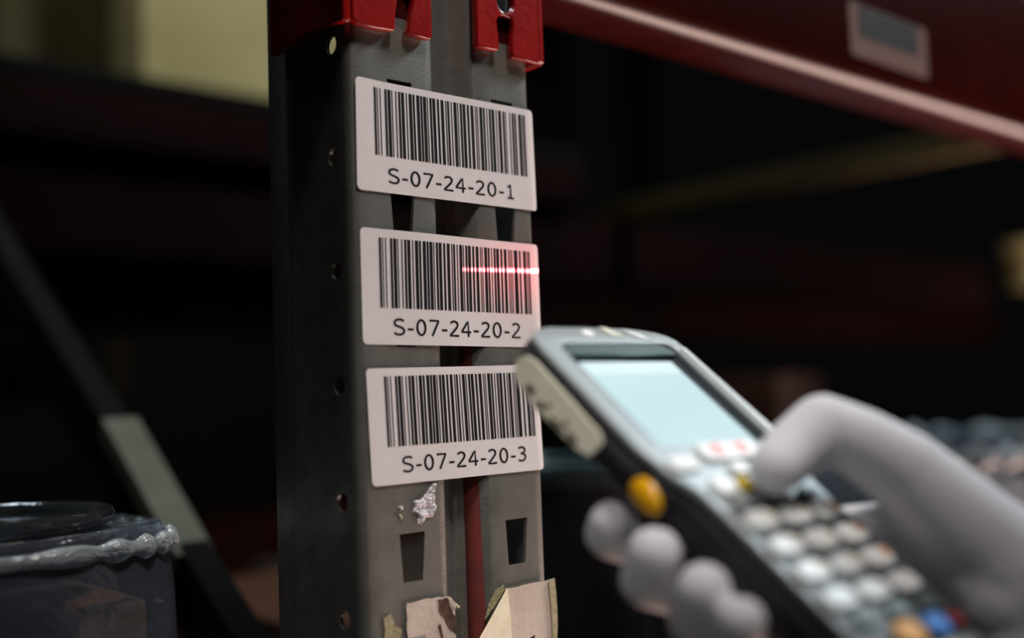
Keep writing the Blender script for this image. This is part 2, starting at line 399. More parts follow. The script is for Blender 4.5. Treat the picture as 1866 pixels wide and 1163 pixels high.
def make_label(corners, code, curl, text_box, bar_box, descr):
    """corners TL,TR,BR,BL in the plane of the post front (x,z in mm); s,t in 0..100, 0..48 from the bottom left"""
    TL, TR, BR, BL = [Vector(c)/1000 for c in corners]
    cen = (TL+TR+BR+BL)/4
    root = empty('barcode_label', (cen.x, -.0010, cen.y)); tag(root, descr, 'label', 'barcode labels on the post')
    def pos(s, t, off=0.0):
        a, b = s/100, t/48
        p = (BL*(1-a)+BR*a)*(1-b) + (TL*(1-a)+TR*a)*b
        y = -.0002 + curl(a, b) - off
        return Vector((p.x-cen.x, y+.0010, p.y-cen.y))
    # paper
    bm = bmesh.new(); NS, NT = 60, 16; g = []
    r = 2.2
    for i in range(NS+1):
        s = 100*i/NS
        # denser columns at the ends
        s = 100*(.5 - .5*cos(pi*i/NS))
        e = max(0, r-s, r-(100-s)); ins = r - sqrt(max(0, r*r-e*e))
        g.append([bm.verts.new(pos(s, ins + (48-2*ins)*j/NT)) for j in range(NT+1)])
    for i in range(NS):
        for j in range(NT): bm.faces.new((g[i][j], g[i+1][j], g[i+1][j+1], g[i][j+1]))
    pap = from_bm('paper', bm, M['label'], root, False)
    so = pap.modifiers.new('t', 'SOLIDIFY'); so.thickness = .00012; so.offset = -1
    # bars
    widths = code128(code); tot = sum(int(c) for c in widths)
    s0, s1, t0, t1 = bar_box; mod = (s1-s0)/tot
    bm = bmesh.new(); x = s0
    for i, c in enumerate(widths):
        wd = int(c)*mod
        if i % 2 == 0:
            ww = wd + .03
            nseg = 6
            col = [(bm.verts.new(pos(x, t0+(t1-t0)*k/nseg, .00012)), bm.verts.new(pos(x+ww, t0+(t1-t0)*k/nseg, .00012))) for k in range(nseg+1)]
            for k in range(nseg): bm.faces.new((col[k][0], col[k][1], col[k+1][1], col[k+1][0]))
        x += wd
    from_bm('barcode', bm, M['ink'], root)
    # text
    me = text_mesh(code); me.name = 'lettering'
    xs = [v.co.x for v in me.vertices]; ys = [v.co.y for v in me.vertices]
    xa, xb, ya, yb = min(xs), max(xs), min(ys), max(ys)
    a0, a1, b0, b1 = text_box
    for v in me.vertices:
        v.co = pos(a0+(v.co.x-xa)/(xb-xa)*(a1-a0), b0+(v.co.y-ya)/(yb-ya)*(b1-b0), .00013 + v.co.z*.0002)
    link('lettering', me, M['ink'], root)
    return root
def curl1(a, b): return .0010*max(0, (a-.955)/.045)**2 - .0006*max(0, (.12-a)/.12)*b + .0004*sin(a*5)*b - .0004
def curl2(a, b): return .0010*max(0, (a-.955)/.045)**2 - .0004*b*b*sin(a*pi) + .0003*cos(a*9) - .0003
def curl3(a, b): return .0012*max(0, (a-.955)/.045)**2 + .0005*b*b*math.exp(-((a-.55)/.12)**2) - .0005
make_label([(-44.2, 101.3), (57.2, 101.3), (58.3, 52.8), (-44.3, 53.2)], 'S-07-24-20-1', curl1, (15.5, 85.3, 4.1, 11.0), (9.3, 94.2, 15.8, 44.9),
           'white barcode label printed S-07-24-20-1, topmost of the three on the post')
make_label([(-43.2, 37.5), (57.7, 36.4), (57.9, -12.5), (-43.2, -11.5)], 'S-07-24-20-2', curl2, (15.2, 86.4, 3.9, 11.1), (9.0, 93.8, 15.3, 44.4),
           'white barcode label printed S-07-24-20-2 with the red laser line across it')
make_label([(-42.5, -21.6), (54.8, -20.6), (56.7, -69.7), (-40.8, -70.2)], 'S-07-24-20-3', curl3, (16.0, 88.2, 4.5, 11.4), (9.0, 94.8, 15.6, 44.6),
           'white barcode label printed S-07-24-20-3, lowest of the three, slightly tilted')

# ------------------------------------------------------------------ remains of old labels and glue on the post
def scrap(name, pts, y, material, descr, cat, thick=.0003, seed=0, bump_=.0004):
    ps_ = []
    for i, (x, z) in enumerate(pts):
        x2, z2 = pts[(i+1) % len(pts)]
        for k in range(4):
            f = k/4
            j = .35 if k else 0
            ps_.append(((x+(x2-x)*f + random.uniform(-j, j))/1000, (z+(z2-z)*f + random.uniform(-j, j))/1000))
    o = plate(name, [ps_], 0, thick, material, None, 0, M_XZ)
    for v in o.data.vertices: v.co.y += y
    if descr: tag(o, descr, cat)
    return o
s1 = scrap('torn_label', [(-25.2, -119.6), (-14, -119.2), (-3.2, -119.9), (1.2, -124.6), (-.6, -129), (.2, -138), (1.5, -158), (-26, -157), (-24.6, -140), (-25.6, -128)], -.0006, M['oldpaper'],
           'torn old paper label with a scorched right edge at the bottom left of the post', 'label scrap')
def sub(o, parent):
    bpy.context.view_layer.update(); o.parent = parent; o.matrix_parent_inverse = parent.matrix_world.inverted(); return o
bb = scrap('scorched_edge', [(-9, -120.5), (-4, -120.4), (-3, -124), (.5, -130), (.2, -136), (-3, -134), (-6, -128), (-8.5, -126)], -.00098, M['burnt'], None, None)
sub(bb, s1)
bb = scrap('scorch_mark', [(-9.5, -131), (-8.2, -130.5), (-6.8, -137.5), (-8, -138)], -.00098, M['burnt'], None, None); sub(bb, s1)
bb = scrap('curled_corner', [(-3.4, -119.8), (1.4, -124.6), (.9, -125.4), (-3.9, -120.8)], -.0016, M['cream'], None, None, .0008); sub(bb, s1)
for k in range(5):
    bb = scrap('faint_print', [(-24+k*1.7, -134.2), (-23+k*1.7, -134.1), (-23.1+k*1.7, -135.5), (-24.1+k*1.7, -135.4)], -.00094, M['grey_ink'], None, None, .0001); sub(bb, s1)
s2 = scrap('torn_label', [(28.8, -121.2), (40, -121.0), (56.6, -120.8), (57.6, -135), (57.8, -160), (38.5, -160), (39.8, -149.5), (46, -147), (46.2, -144.2), (35, -146.6), (32, -150), (30, -150)], -.0008, M['oldpaper'],
           'torn old paper label with a large hole at the bottom right of the post', 'label scrap')
# folded cream flap (bent out from the post)
bm = bmesh.new()
V = [Vector(v)/1000 for v in [(29.6, -1.3, -121.0), (31.2, -1.2, -135), (31.5, -1.2, -158), (-4, -5.0, -158), (8.5, -4.5, -141), (19, -3.2, -131)]]
vs = [bm.verts.new(v) for v in V]; bm.faces.new(vs)
bmesh.ops.triangulate(bm, faces=bm.faces[:])
fl = from_bm('folded_flap', bm, M['cream']); so = fl.modifiers.new('t', 'SOLIDIFY'); so.thickness = .0003
sub(fl, s2)
bb = scrap('curled_edge', [(54.8, -121.0), (58.6, -120.4), (59.4, -134), (58.6, -160), (55.5, -160), (56.0, -140)], -.0016, M['glue'], None, None, .0006); sub(bb, s2)
bb = scrap('glue_residue', [(-37, -124), (-33, -123), (-31, -128), (-28, -130), (-30, -140), (-29, -158), (-37, -158), (-36, -140)], -.0001, M['glue'],
           'patch of yellowed glue left of the torn label at the bottom of the post', 'glue patch', .0004)
bb = scrap('glue_residue', [(24, -121), (28.8, -119.5), (29, -121), (22, -129), (17, -133), (20, -126)], -.0001, M['glue'],
           'thin smear of old glue above the folded cream flap', 'glue patch', .0004)
def crumple(name, pts, h, material, descr, cat, dens=26):
    """small crumpled lump with an irregular outline"""
    xs = [p[0] for p in pts]; zz = [p[1] for p in pts]
    def inside(x, z):
        c = False
        for i in range(len(pts)):
            x1, z1 = pts[i]; x2, z2 = pts[i-1]
            if (z1 > z) != (z2 > z) and x < (x2-x1)*(z-z1)/(z2-z1)+x1: c = not c
        return c
    bm = bmesh.new(); G = {}
    n_ = dens
    for i in range(n_+1):
        for j in range(n_+1):
            x = min(xs)+(max(xs)-min(xs))*i/n_; z = min(zz)+(max(zz)-min(zz))*j/n_
            if inside(x, z):
                q = noise.noise(Vector((x*.35, z*.35, 3)))*.7+noise.noise(Vector((x*.9, z*.9, 9)))*.5
                G[i, j] = bm.verts.new((x/1000, -.0003-h*(.5+q), z/1000))
    for (i, j) in list(G):
        q = [(i, j), (i+1, j), (i+1, j+1), (i, j+1)]
        if all(k in G for k in q): bm.faces.new([G[k] for k in q])
    for v in [v for v in bm.verts if not v.link_faces]: bm.verts.remove(v)
    for v in bm.verts:
        if any(len(e.link_faces) == 1 for e in v.link_edges): v.co.y = -.0001
    bmesh.ops.recalc_face_normals(bm, faces=bm.faces)
    o = from_bm(name, bm, material); so = o.modifiers.new('t', 'SOLIDIFY'); so.thickness = .0002
    if descr: tag(o, descr, cat)
    return o
crumple('adhesive_lump', [(-13, -74.5), (-9.5, -70.5), (-6.8, -71), (-8, -75), (-8.5, -78), (-7.2, -82), (-9.5, -85.5), (-13.5, -86), (-15.5, -89), (-18.5, -87.5), (-18, -84.5), (-21.5, -82), (-19.5, -80), (-20, -77.5), (-16, -77)], .0013,
        M['residue'], 'crumpled white lump of label adhesive just below the lowest barcode label', 'adhesive')
crumple('adhesive_spot', [(-28.2, -79), (-25.4, -79), (-25, -81), (-27.5, -81.6)], .0012, M['residue'], 'small white adhesive spot left of the crumpled lump', 'adhesive', 8)
crumple('adhesive_spot', [(-27.8, -82.4), (-26, -82.4), (-26, -85.2), (-27.6, -85)], .0010, M['glue'], 'tiny yellowish adhesive spot beneath the small white one', 'adhesive', 8)

# ------------------------------------------------------------------ red beam connectors
def mirror_pts(pts): return pts
def connector(name, front_loops, side, descr):
    root = empty(name, (0, 0, .2)); tag(root, descr, 'beam connector')
    o = plate('hook_plate', front_loops, .0006, .0046, M['red'], None, .0010, M_XZ)
    sub(o, root)
    return root
mm = lambda pts: [(x/1000, z/1000) for x, z in pts]
# left: plate on the left flange, bottom legs either side of a slot notch
outL = mm([(-47.5, 330), (-47.5, 124.0), (-44, 122.6), (-36, 122.6), (-26.2, 123.2), (-25.2, 124.2), (-24.9, 131), (-23.6, 137.5), (-24.6, 141), (-23, 145), (-20, 146),
           (-17, 145), (-15.4, 141), (-15.6, 137), (-17.0, 131), (-18.9, 124.8), (-17.5, 123.6), (-6.5, 123.2), (-5.2, 124.4), (-5.0, 150), (-5.0, 330)])
holes = [circ(-20.5/1000, z/1000, .0052, n=20) for z in (200, 250, 300)]
cl = connector('beam_connector', [outL] + holes, -1, 'red painted beam end connector hooked over the left flange and side of the post')
o = box('notch_tab', (-.0262, -.0002, .1312), (-.0140, .0009, .1500), M['beam_red'], None, .0004); sub(o, cl)  # darker red puts the shade between the plates into the tab
# side plate of the left connector, wraps back along the side of the post
sp = [(.0, .33), (.0, .1235), (-.001, .1228)]
loop = [(-.0046, .330), (-.0046, .1240), (-.0036, .1228), (.010, .1236), (.022, .1242), (.040, .1236), (.0552, .1232), (.0560, .1240), (.0560, .330)]
o = plate('side_plate', [loop], 0, .004, M['red'], None, .0008, Matrix(((0, 0, -1, -.0480), (1, 0, 0, 0), (0, 1, 0, 0), (0, 0, 0, 1))))
sub(o, cl)
# right connector
outR = mm([(21.6, 330), (20.6, 150), (20.2, 126.6), (21.4, 125.3), (32.8, 125.6), (34.0, 126.8), (33.7, 134), (33.0, 140.0), (34.6, 142.6), (38, 143.3), (42.2, 142.6), (43.0, 139.8), (42.2, 134.5), (41.4, 126.0), (42.8, 124.2), (58.2, 123.6), (60.6, 125.2), (61.0, 330)])
holesR = [circ(.0388, z/1000, .0052, n=24) for z in (150.0, 199.5, 249, 298)]
cr = connector('beam_connector', [outR] + holesR, 1, 'bright red beam end connector with a round hole, on the right flange of the post')
o = plate('side_plate', [[(-.0046, .330), (-.0046, .1250), (-.0030, .1236), (.054, .1236), (.0552, .1248), (.0552, .330)]], 0, .004, M['red'], None, .0008,
          Matrix(((0, 0, 1, .0585), (1, 0, 0, 0), (0, 1, 0, 0), (0, 0, 0, 1)))); 
sub(o, cr)
o = box('notch_tab', (.0325, -.0002, .1312), (.0440, .0006, .1460), M['beam_red'], None, .0004); sub(o, cr)  # tab darkened in colour for the shade in the notch
# beams
def beam(name, x0, x1, z0, h, material, descr, y0=0.0, dy=.05, bev=.013):
    o = box(name, (x0, y0, z0), (x1, y0+dy, z0+h), material, None, bev)
    auto_smooth(o, 60); tag(o, descr, 'rack beam'); return o
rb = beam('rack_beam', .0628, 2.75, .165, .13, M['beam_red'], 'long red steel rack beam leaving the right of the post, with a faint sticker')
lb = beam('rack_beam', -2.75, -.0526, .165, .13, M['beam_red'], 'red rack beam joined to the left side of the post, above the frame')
# sticker on the right beam
st = plate('sticker', [rrect(.399, .2015, .102, .0365, .002)], 0, .0003, M['beam_label'], None, 0, M_XZ)
for v in st.data.vertices: v.co.y -= .0002
sub(st, rb)
sp_ = plate('sticker_print', [rrect(.399, .2075, .078, .0205, .001)], 0, .0002, M['grey_print'], None, 0, M_XZ)
for v in sp_.data.vertices: v.co.y -= .0007
sub(sp_, st)

# ------------------------------------------------------------------ the scanner
DX = Vector((.9999, -.0115, -.0015)).normalized(); DZ = Vector((-.006, -.6206, .7841)); DZ = (DZ - DX*DZ.dot(DX)).normalized(); DY = DZ.cross(DX)
DO = Vector((.00598, -.10081, -.02477))
MD = Matrix.Identity(4)
for i in range(3): MD[i][0], MD[i][1], MD[i][2], MD[i][3] = DX[i], DY[i], DZ[i], DO[i]
scn = empty('barcode_scanner', mw=MD)
tag(scn, 'handheld barcode scanner with a lit pale blue screen, white keys and an amber side button', 'barcode scanner')
def lerp_tab(tab, y):
    if y >= tab[0][0]: return tab[0][1]
    for (y0, v0), (y1, v1) in zip(tab, tab[1:]):
        if y >= y1:
            f = (y0-y)/(y0-y1); f = f*f*(3-2*f); return v0+(v1-v0)*f
    return tab[-1][1]
WT = [(0, 40.3), (-48, 40.3), (-60, 37.5), (-75, 31.0), (-90, 30), (-135, 28.5), (-150, 28)]
BT = [(27, -9), (14, -13), (0, -18), (-15, -21.5), (-30, -18.5), (-42, -17), (-60, -19), (-150, -22)]
def half(y):
    if y > 8: return 40.3*max(0, 1-((y-8)/19.6)**2.05)**(1/2.05)
    if y < -145: return 28*max(0, 1-((-145-y)/18)**2.4)**(1/2.4)
    return lerp_tab(WT, y)
# body shell
ysn = [27.5, 27.2, 26.5, 25.3, 23.5, 21, 18, 14.5, 11, 7] + [3-3*i for i in range(50)] + [-147.5, -151, -154.5, -157.5, -160, -161.8, -162.7]
bm = bmesh.new(); rings = []
NR = 44
for y in ysn:
    a = max(.8, half(y)); zt = 0.2; zb = lerp_tab(BT, y)
    if y > 18: zt -= (y-18)**2*.018
    if y > 20: zb += (y-20)*.5
    if y < -150: zt -= (-150-y)**2*.012; zb += (-150-y)*.5
    zc = (zt+zb)/2; hh = (zt-zb)/2
    ring = []
    for k in range(NR):
        t = 2*pi*k/NR; e = 2/4.6
        u = a*math.copysign(abs(cos(t))**e, cos(t)); v = hh*math.copysign(abs(sin(t))**e, sin(t))
        if v < 0: u *= 1 - .10*(abs(v)/hh)**2
        ring.append(bm.verts.new((u/1000, y/1000, (zc+v)/1000)))
    rings.append(ring)
for r1, r2 in zip(rings, rings[1:]):
    for k in range(NR): bm.faces.new((r1[k], r1[(k+1) % NR], r2[(k+1) % NR], r2[k]))
bm.faces.new(rings[0]); bm.faces.new(list(reversed(rings[-1])))
bmesh.ops.recalc_face_normals(bm, faces=bm.faces)
from_bm('body', bm, M['rubber'], scn, True)
# face plate with a window opening
yy = [24.6, 24.3, 23.4, 21.5, 19, 16, 12, 6, 0, -10, -25, -40, -48, -52, -56, -60, -64, -68, -72, -76, -82, -90, -110, -130, -146, -150, -154, -157, -158.5]
inset = 1.3
outer = [((half(y*1.0)-inset)/1000 if y < 20 else (half(y)-inset-.6)/1000, y/1000) for y in yy]
outer = [(max(x, .004), y) for x, y in outer]
outer = outer + [(-x, y) for x, y in reversed(outer)]
win = rrect(.0020, -.0205, .0620, .0600, .005)
me = plate_mesh([outer, win], 0, .0030, .0009)
bm = bmesh.new(); bm.from_mesh(me)
for yc in (11, 13, 15, 17, 19, 21, 23):
    bmesh.ops.bisect_plane(bm, geom=bm.verts[:]+bm.edges[:]+bm.faces[:], plane_co=(0, yc/1000, 0), plane_no=(0, 1, 0))
for v in bm.verts:
    if v.co.y > .011: v.co.z -= (v.co.y-.011)**2*17
bm.to_mesh(me); bm.free()
fp = link('face_plate', me, M['silver'], scn); auto_smooth(fp, 35)
# recess floor, lens, screen
plate('window_glass', [rrect(.0020, -.0205, .0632, .0615, .005)], .0001, .0006, M['glass'], scn)
plate('top_lens', [[(-.029, .0030), (-.029, .0060), (-.024, .0100), (.026, .0100), (.0305, .0060), (.0305, .0030)]], .0006, .0022, M['teal_glass'], scn, .0004)
scr = plate('screen', [rrect(0, -.0246, .0502, .0494, .0008)], .0006, .0010, M['screen'], scn)
hd = plate('screen_header', [rrect(0, -.0038, .0496, .0070, .0005)], .00100, .00112, M['screen_bar'], scr)
hd.parent = scr
rim = plate('right_trim', [rrect(.0355, -.0225, .0028, .0570, .0012)], .0030, .0040, mat('bright_trim', (.80, .84, .84), .25, .2), scn, .0003)
# nose badges
plate('logo_badge', [circ(-.009, .0155, .0028, .0022)], .0026, .0036, M['key'], scn, .0003)
plate('logo_badge', [[(.0005, .0200), (.0045, .0195), (.0095, .0135), (.0035, .0145)]], .0020, .0034, mat('cream_badge', (.75, .76, .62), .3), scn, .0003)
plate('logo_badge', [[(.012, .0185), (.019, .0155), (.0225, .0110), (.0165, .0135)]], .0024, .0036, M['key'], scn, .0003)
# exit window of the laser in the nose
o = box('laser_window', (-.017, .0262, -.0072), (.017, .0280, -.0024), M['glass'], scn, .0006)
# keys
def key(u, y, w_, h_, material, r=None, z=.0054, name='key', label=None):
    o = plate(name, [rrect(u/1000, y/1000, w_/1000, h_/1000, (r if r else min(w_, h_)*.42)/1000)], .0030, z, material, scn, .0006)
    if label: o['label'] = label
    return o
kp = plate('keypad_mat', [rrect(.001, -.112, .0530, .0640, .004)], .0030, .0034, M['mat_dark'], scn, .0001)
for j, y in enumerate((-88.6, -100, -111.1, -122.2)):
    for i, u in enumerate((-18.6, -.8, 16.8)):
        k_ = key(u, y, 14.0, 7.8, M['key'])
        if not (j == 3):
            q = plate('key_print', [rrect((u+4.2)/1000, (y+.8)/1000, .0032, .0030, .0008)], .0054, .00556, M['key_orange'] if i == 2 else M['cream'], scn)
            q.parent = k_
for u in (-17, .8, 17.5): key(u, -131, 9.5, 5.2, M['key_grey'], label='dark grey key')
key(-5.5, -139.5, 12.5, 8.5, M['key_orange'], z=.006, label='orange key')
key(10.2, -139.2, 10.5, 7.5, M['key_blue'], z=.006, label='blue key')
key(22.2, -139.2, 6, 6, M['key_red'], label='dark red key')
pill = key(0, -56.0, 31, 8.6, M['key'], z=.0050, name='wide_key', label='wide white key with two pink marks')
for u in (-6.8, 6.2):
    q = plate('pink_mark', [circ(u/1000, -.0556, .0032, .0028)], .0050, .0052, M['pink'], scn); q.parent = pill
key(-27.5, -60, 13, 7, M['key'], z=.0048, name='soft_key'); key(27.5, -60, 13, 7, M['key'], z=.0048, name='soft_key')
key(-4.5, -65, 8, 5.6, M['key']); key(-20, -72.6, 10.5, 8.8, M['key'], r=4.2)
key(-9, -72.3, 5.6, 6.0, M['key_yellow'], r=2.6, label='yellow key')
key(4, -75, 9, 7, M['key']); key(16.5, -80, 9, 4.6, M['key_grey']); key(15.8, -87, .1+5, 3, M['cream'], z=.0050)
# side details
def side_plate(name, loops, u, depth, material, parent, bev=0, tilt=0):
    mt = Matrix(((0, 0, -1, u), (1, 0, 0, 0), (0, 1, 0, 0), (0, 0, 0, 1)))
    if tilt: mt = Matrix.Translation((-.0405, 0, -.0085)) @ Matrix.Rotation(tilt, 4, 'Y') @ Matrix.Translation((.0405, 0, .0085)) @ mt
    return plate(name, loops, 0, depth, material, parent, bev, mt)
sp1 = side_plate('side_panel', [[(-.0375, -.0048), (-.034, -.0032), (.006, -.0022), (.0105, -.0032), (.0128, -.0062), (.0128, -.0100), (.0100, -.0128), (-.004, -.0150), (-.030, -.0138), (-.036, -.0122)]], -.0388, .0022, M['beige'], scn, .0005, radians(11))
for (y, z, a, b) in ((.0005, -.0112, .0030, .0016), (-.0070, -.0125, .0022, .0014), (-.0100, -.0105, .0012, .0012), (-.0175, -.0128, .0042, .0011), (-.0260, -.0120, .0034, .0014), (-.0205, -.0100, .0013, .0012)):
    q = side_plate('dark_mark', [circ(y, z, a, b, n=14)], -.0410, .00012, M['smudge'], scn, 0, radians(11)); q.parent = sp1
# amber trigger button
bm = bmesh.new(); bmesh.ops.create_uvsphere(bm, u_segments=28, v_segments=16, radius=1)
bm.transform(Matrix.Translation((-.0358, -.0588, -.0085)) @ Matrix.Rotation(radians(-6), 4, 'Z') @ Matrix.Diagonal((.0044, .0090, .0056, 1)))
tag(from_bm('trigger_button', bm, M['trigger'], scn, True), 'amber oval button')
o = side_plate('button_surround', [circ(-.0588, -.0085, .0104, .0068, n=28)], -.0352, .0022, M['black'], scn, .0006)

# ------------------------------------------------------------------ gloved hand holding the scanner (device frame, mm)
def capsule(bm, A, B, ra, rb, seg=20):
    A = Vector(A); B = Vector(B); d = B-A; L = d.length
    q = d.to_track_quat('Z', 'Y').to_matrix().to_4x4()
    if L > 1e-6:
        bmesh.ops.create_cone(bm, cap_ends=True, segments=seg, radius1=ra, radius2=rb, depth=L, matrix=Matrix.Translation((A+B)/2) @ q)
    for P, r in ((A, ra), (B, rb)):
        bmesh.ops.create_uvsphere(bm, u_segments=seg, v_segments=seg//2, radius=r, matrix=Matrix.Translation(P))
def chain(bm, nodes):
    for (a, b) in zip(nodes, nodes[1:]): capsule(bm, a[:3], b[:3], a[3], b[3])
bm = bmesh.new()
# thumb: base, knuckle, joint, tip
chain(bm, [(72, -165, -2, 27), (57, -126, 12, 20.5), (38, -95, 24, 14), (27, -82, 26, 12.2), (17.5, -71.5, 25.5, 11.2), (6, -73, 18, 10.2), (-5.0, -76.5, 13.6, 8.8)])
# palm slab joining thumb base to the knuckles under the scanner
chain(bm, [(105, -190, -30, 27), (84, -150, -30, 25), (60, -112, -34, 18), (44, -78, -40, 12)])
chain(bm, [(100, -185, -34, 26), (74, -160, -40, 20), (48, -130, -44, 13)])
chain(bm, [(84, -160, -12, 27), (66, -120, -22, 20), (50, -95, -32, 13)])
chain(bm, [(60, -126, 4, 20), (58, -112, -14, 17), (52, -96, -30, 12)])
# thumb pad lying along the right edge of the scanner
chain(bm, [(47, -88, -12, 11), (50, -100, -4, 14), (53, -120, -2, 18), (62, -150, -8, 26), (92, -175, -20, 28)])
chain(bm, [(46, -104, 10, 13), (58, -138, 2, 22), (84, -165, -10, 28)])
# four fingers curling under the body and up its left side
FN = [((44, -74, -41, 10.5), (12, -60, -38, 9.6), (-20, -54, -36, 9.0), (-32.0, -51, -34, 8.2), (-34.5, -51, -28, 7.4)),
      ((46, -94, -42, 10.5), (12, -80, -40, 9.8), (-18, -75, -38, 9.2), (-34, -73.5, -33, 8.8), (-37.0, -73, -21, 8.8)),
      ((48, -112, -43, 10.2), (12, -100, -40, 9.6), (-16, -95, -38, 9.0), (-32, -94, -30, 8.8), (-36.0, -93.5, -17.5, 8.8)),
      ((48, -130, -43, 9.4), (14, -116, -38, 8.6), (-14, -110, -36, 8.0), (-31, -108.5, -27, 7.6), (-35.0, -108.5, -15.5, 7.6))]
for f in FN: chain(bm, f)
# forearm
chain(bm, [(105, -190, -30, 28), (135, -235, -45, 30)])
for v in bm.verts: v.co /= 1000
me = bpy.data.meshes.new('glove'); bm.to_mesh(me); bm.free()
tmp = bpy.data.objects.new('tmpglove', me); COL.objects.link(tmp)
rm = tmp.modifiers.new('r', 'REMESH'); rm.mode = 'VOXEL'; rm.voxel_size = .0013
sm = tmp.modifiers.new('s', 'SMOOTH'); sm.iterations = 9; sm.factor = .6
bpy.context.view_layer.update()
gm = bpy.data.meshes.new_from_object(tmp.evaluated_get(bpy.context.evaluated_depsgraph_get()))
bpy.data.objects.remove(tmp)
person = empty('person', mw=MD)
tag(person, 'hand in a pale grey knitted glove gripping the scanner, thumb resting on its keys', 'person')
# keep glove surface out of the scanner: nothing may rise above the key tops under the thumb
gl = link('glove', gm, M['glove'], person, True)
# knit cuff and sleeve beyond the frame
bm = bmesh.new()
ax = Vector((30, -45, -15)).normalized(); q = ax.to_track_quat('Z', 'Y').to_matrix().to_4x4()
for L0, L1, ra, rb in ((0, 45, 31, 32),):
    bmesh.ops.create_cone(bm, cap_ends=True, segments=40, radius1=ra/1000, radius2=rb/1000, depth=(L1-L0)/1000, matrix=Matrix.Translation((Vector((128, -224, -42))+ax*(L0+L1)/2)/1000) @ q)
from_bm('glove_cuff', bm, M['glove'], person, True)
bm = bmesh.new()
bmesh.ops.create_cone(bm, cap_ends=True, segments=40, radius1=.037, radius2=.050, depth=.22, matrix=Matrix.Translation((Vector((128, -224, -42))+ax*140)/1000) @ q)
from_bm('sleeve', bm, M['sleeve'], person, True)

# ------------------------------------------------------------------ laser beam: a real light in the nose of the scanner, fanned into a line
def laser_light():
    src = MD @ Vector((0.002, .0300, -.0045))
    Lp = at_y(843, 491.5, -.0008); Rp = at_y(984, 494.5, -.0008)
    mid = (Lp+Rp)/2
    l = bpy.data.lights.new('laser_diode', 'SPOT'); l.spot_size = radians(100); l.spot_blend = 0; l.shadow_soft_size = 0.0
    l.energy = 1.0; l.color = (1, 1, 1)
    o = bpy.data.objects.new('laser_diode', l); COL.objects.link(o)
    f = (mid-src).normalized(); x = (Rp-Lp); x = (x - f*x.dot(f)).normalized(); y = (-f).cross(x)
    mw = Matrix.Identity(4)
    for i in range(3): mw[i][0], mw[i][1], mw[i][2], mw[i][3] = x[i], y[i], -f[i], src[i]
    o.matrix_world = mw
    inv = mw.inverted(); a = inv @ Lp; b = inv @ Rp
    x0, x1 = a.x/-a.z, b.x/-b.z
    l.use_nodes = True; nt = l.node_tree; nt.nodes.clear()
    out = nt.nodes.new('ShaderNodeOutputLight'); em = nt.nodes.new('ShaderNodeEmission')
    tc = nt.nodes.new('ShaderNodeTexCoord'); sp = nt.nodes.new('ShaderNodeSeparateXYZ'); nt.links.new(tc.outputs['Normal'], sp.inputs[0])
    def math_(op, a, b=None, c=None):
        n = nt.nodes.new('ShaderNodeMath'); n.operation = op
        for i, v in enumerate((a, b, c)):
            if v is None: continue
            if isinstance(v, (int, float)): n.inputs[i].default_value = v
            else: nt.links.new(v, n.inputs[i])
        return n.outputs[0]
    az = math_('ABSOLUTE', sp.outputs[2])
    X = math_('DIVIDE', sp.outputs[0], az); Y = math_('DIVIDE', sp.outputs[1], az)
    def gauss(v, wdt): return math_('EXPONENT', math_('MULTIPLY', math_('POWER', math_('DIVIDE', math_('ABSOLUTE', v), wdt), 2.0), -1.0))
    core = gauss(Y, .0075); halo = gauss(Y, .16)
    # sharp left end, fades in towards the right
    u = math_('DIVIDE', math_('SUBTRACT', X, x0), x1-x0)
    on = math_('MULTIPLY', math_('GREATER_THAN', u, 0.0), math_('LESS_THAN', u, 1.25))
    ramp = math_('MULTIPLY', on, math_('ADD', .35, math_('MULTIPLY', math_('MINIMUM', math_('MAXIMUM', u, 0), 1.3), 1.2)))
    soft = gauss(math_('SUBTRACT', u, 1.05), .75)
    k1 = math_('MULTIPLY', core, ramp); k2 = math_('MULTIPLY', halo, soft)
    cb = nt.nodes.new('ShaderNodeCombineColor')
    nt.links.new(math_('ADD', math_('MULTIPLY', k1, LASER*1.0), math_('MULTIPLY', k2, HALO)), cb.inputs[0])
    nt.links.new(math_('ADD', math_('MULTIPLY', k1, LASER*.10), math_('MULTIPLY', k2, HALO*.03)), cb.inputs[1])
    nt.links.new(math_('ADD', math_('MULTIPLY', k1, LASER*.11), math_('MULTIPLY', k2, HALO*.05)), cb.inputs[2])
    nt.links.new(cb.outputs[0], em.inputs[0]); em.inputs[1].default_value = 1
    nt.links.new(em.outputs[0], out.inputs[0])
LASER, HALO = 22.0, .32
laser_light()

# ------------------------------------------------------------------ goods in the bays
DECK = -.42
def deck(name, x0, x1, descr):
    root = empty(name, ((x0+x1)/2, .55, DECK)); tag(root, descr, 'shelf')
    k = 0
    y = .06
    while y < 1.02:
        o = box('board', (x0, y, DECK-.018), (x1, y+.10, DECK), M['wood'], None, .002); sub(o, root); y += .107
    return root
deck('shelf_deck', .07, 2.7, 'wooden plank shelf of the right bay, below the frame')
deck('shelf_deck', -2.7, -.06, 'wooden plank shelf of the left bay, below the frame')
for x0, x1, nm in ((.0628, 2.75, 'right'), (-2.75, -.0526, 'left')):
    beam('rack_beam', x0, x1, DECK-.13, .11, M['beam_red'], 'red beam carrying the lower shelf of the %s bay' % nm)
    beam('rack_beam', x0, x1, DECK-.13, .11, M['beam_red'], 'rear red beam under the lower shelf of the %s bay' % nm, y0=1.03)

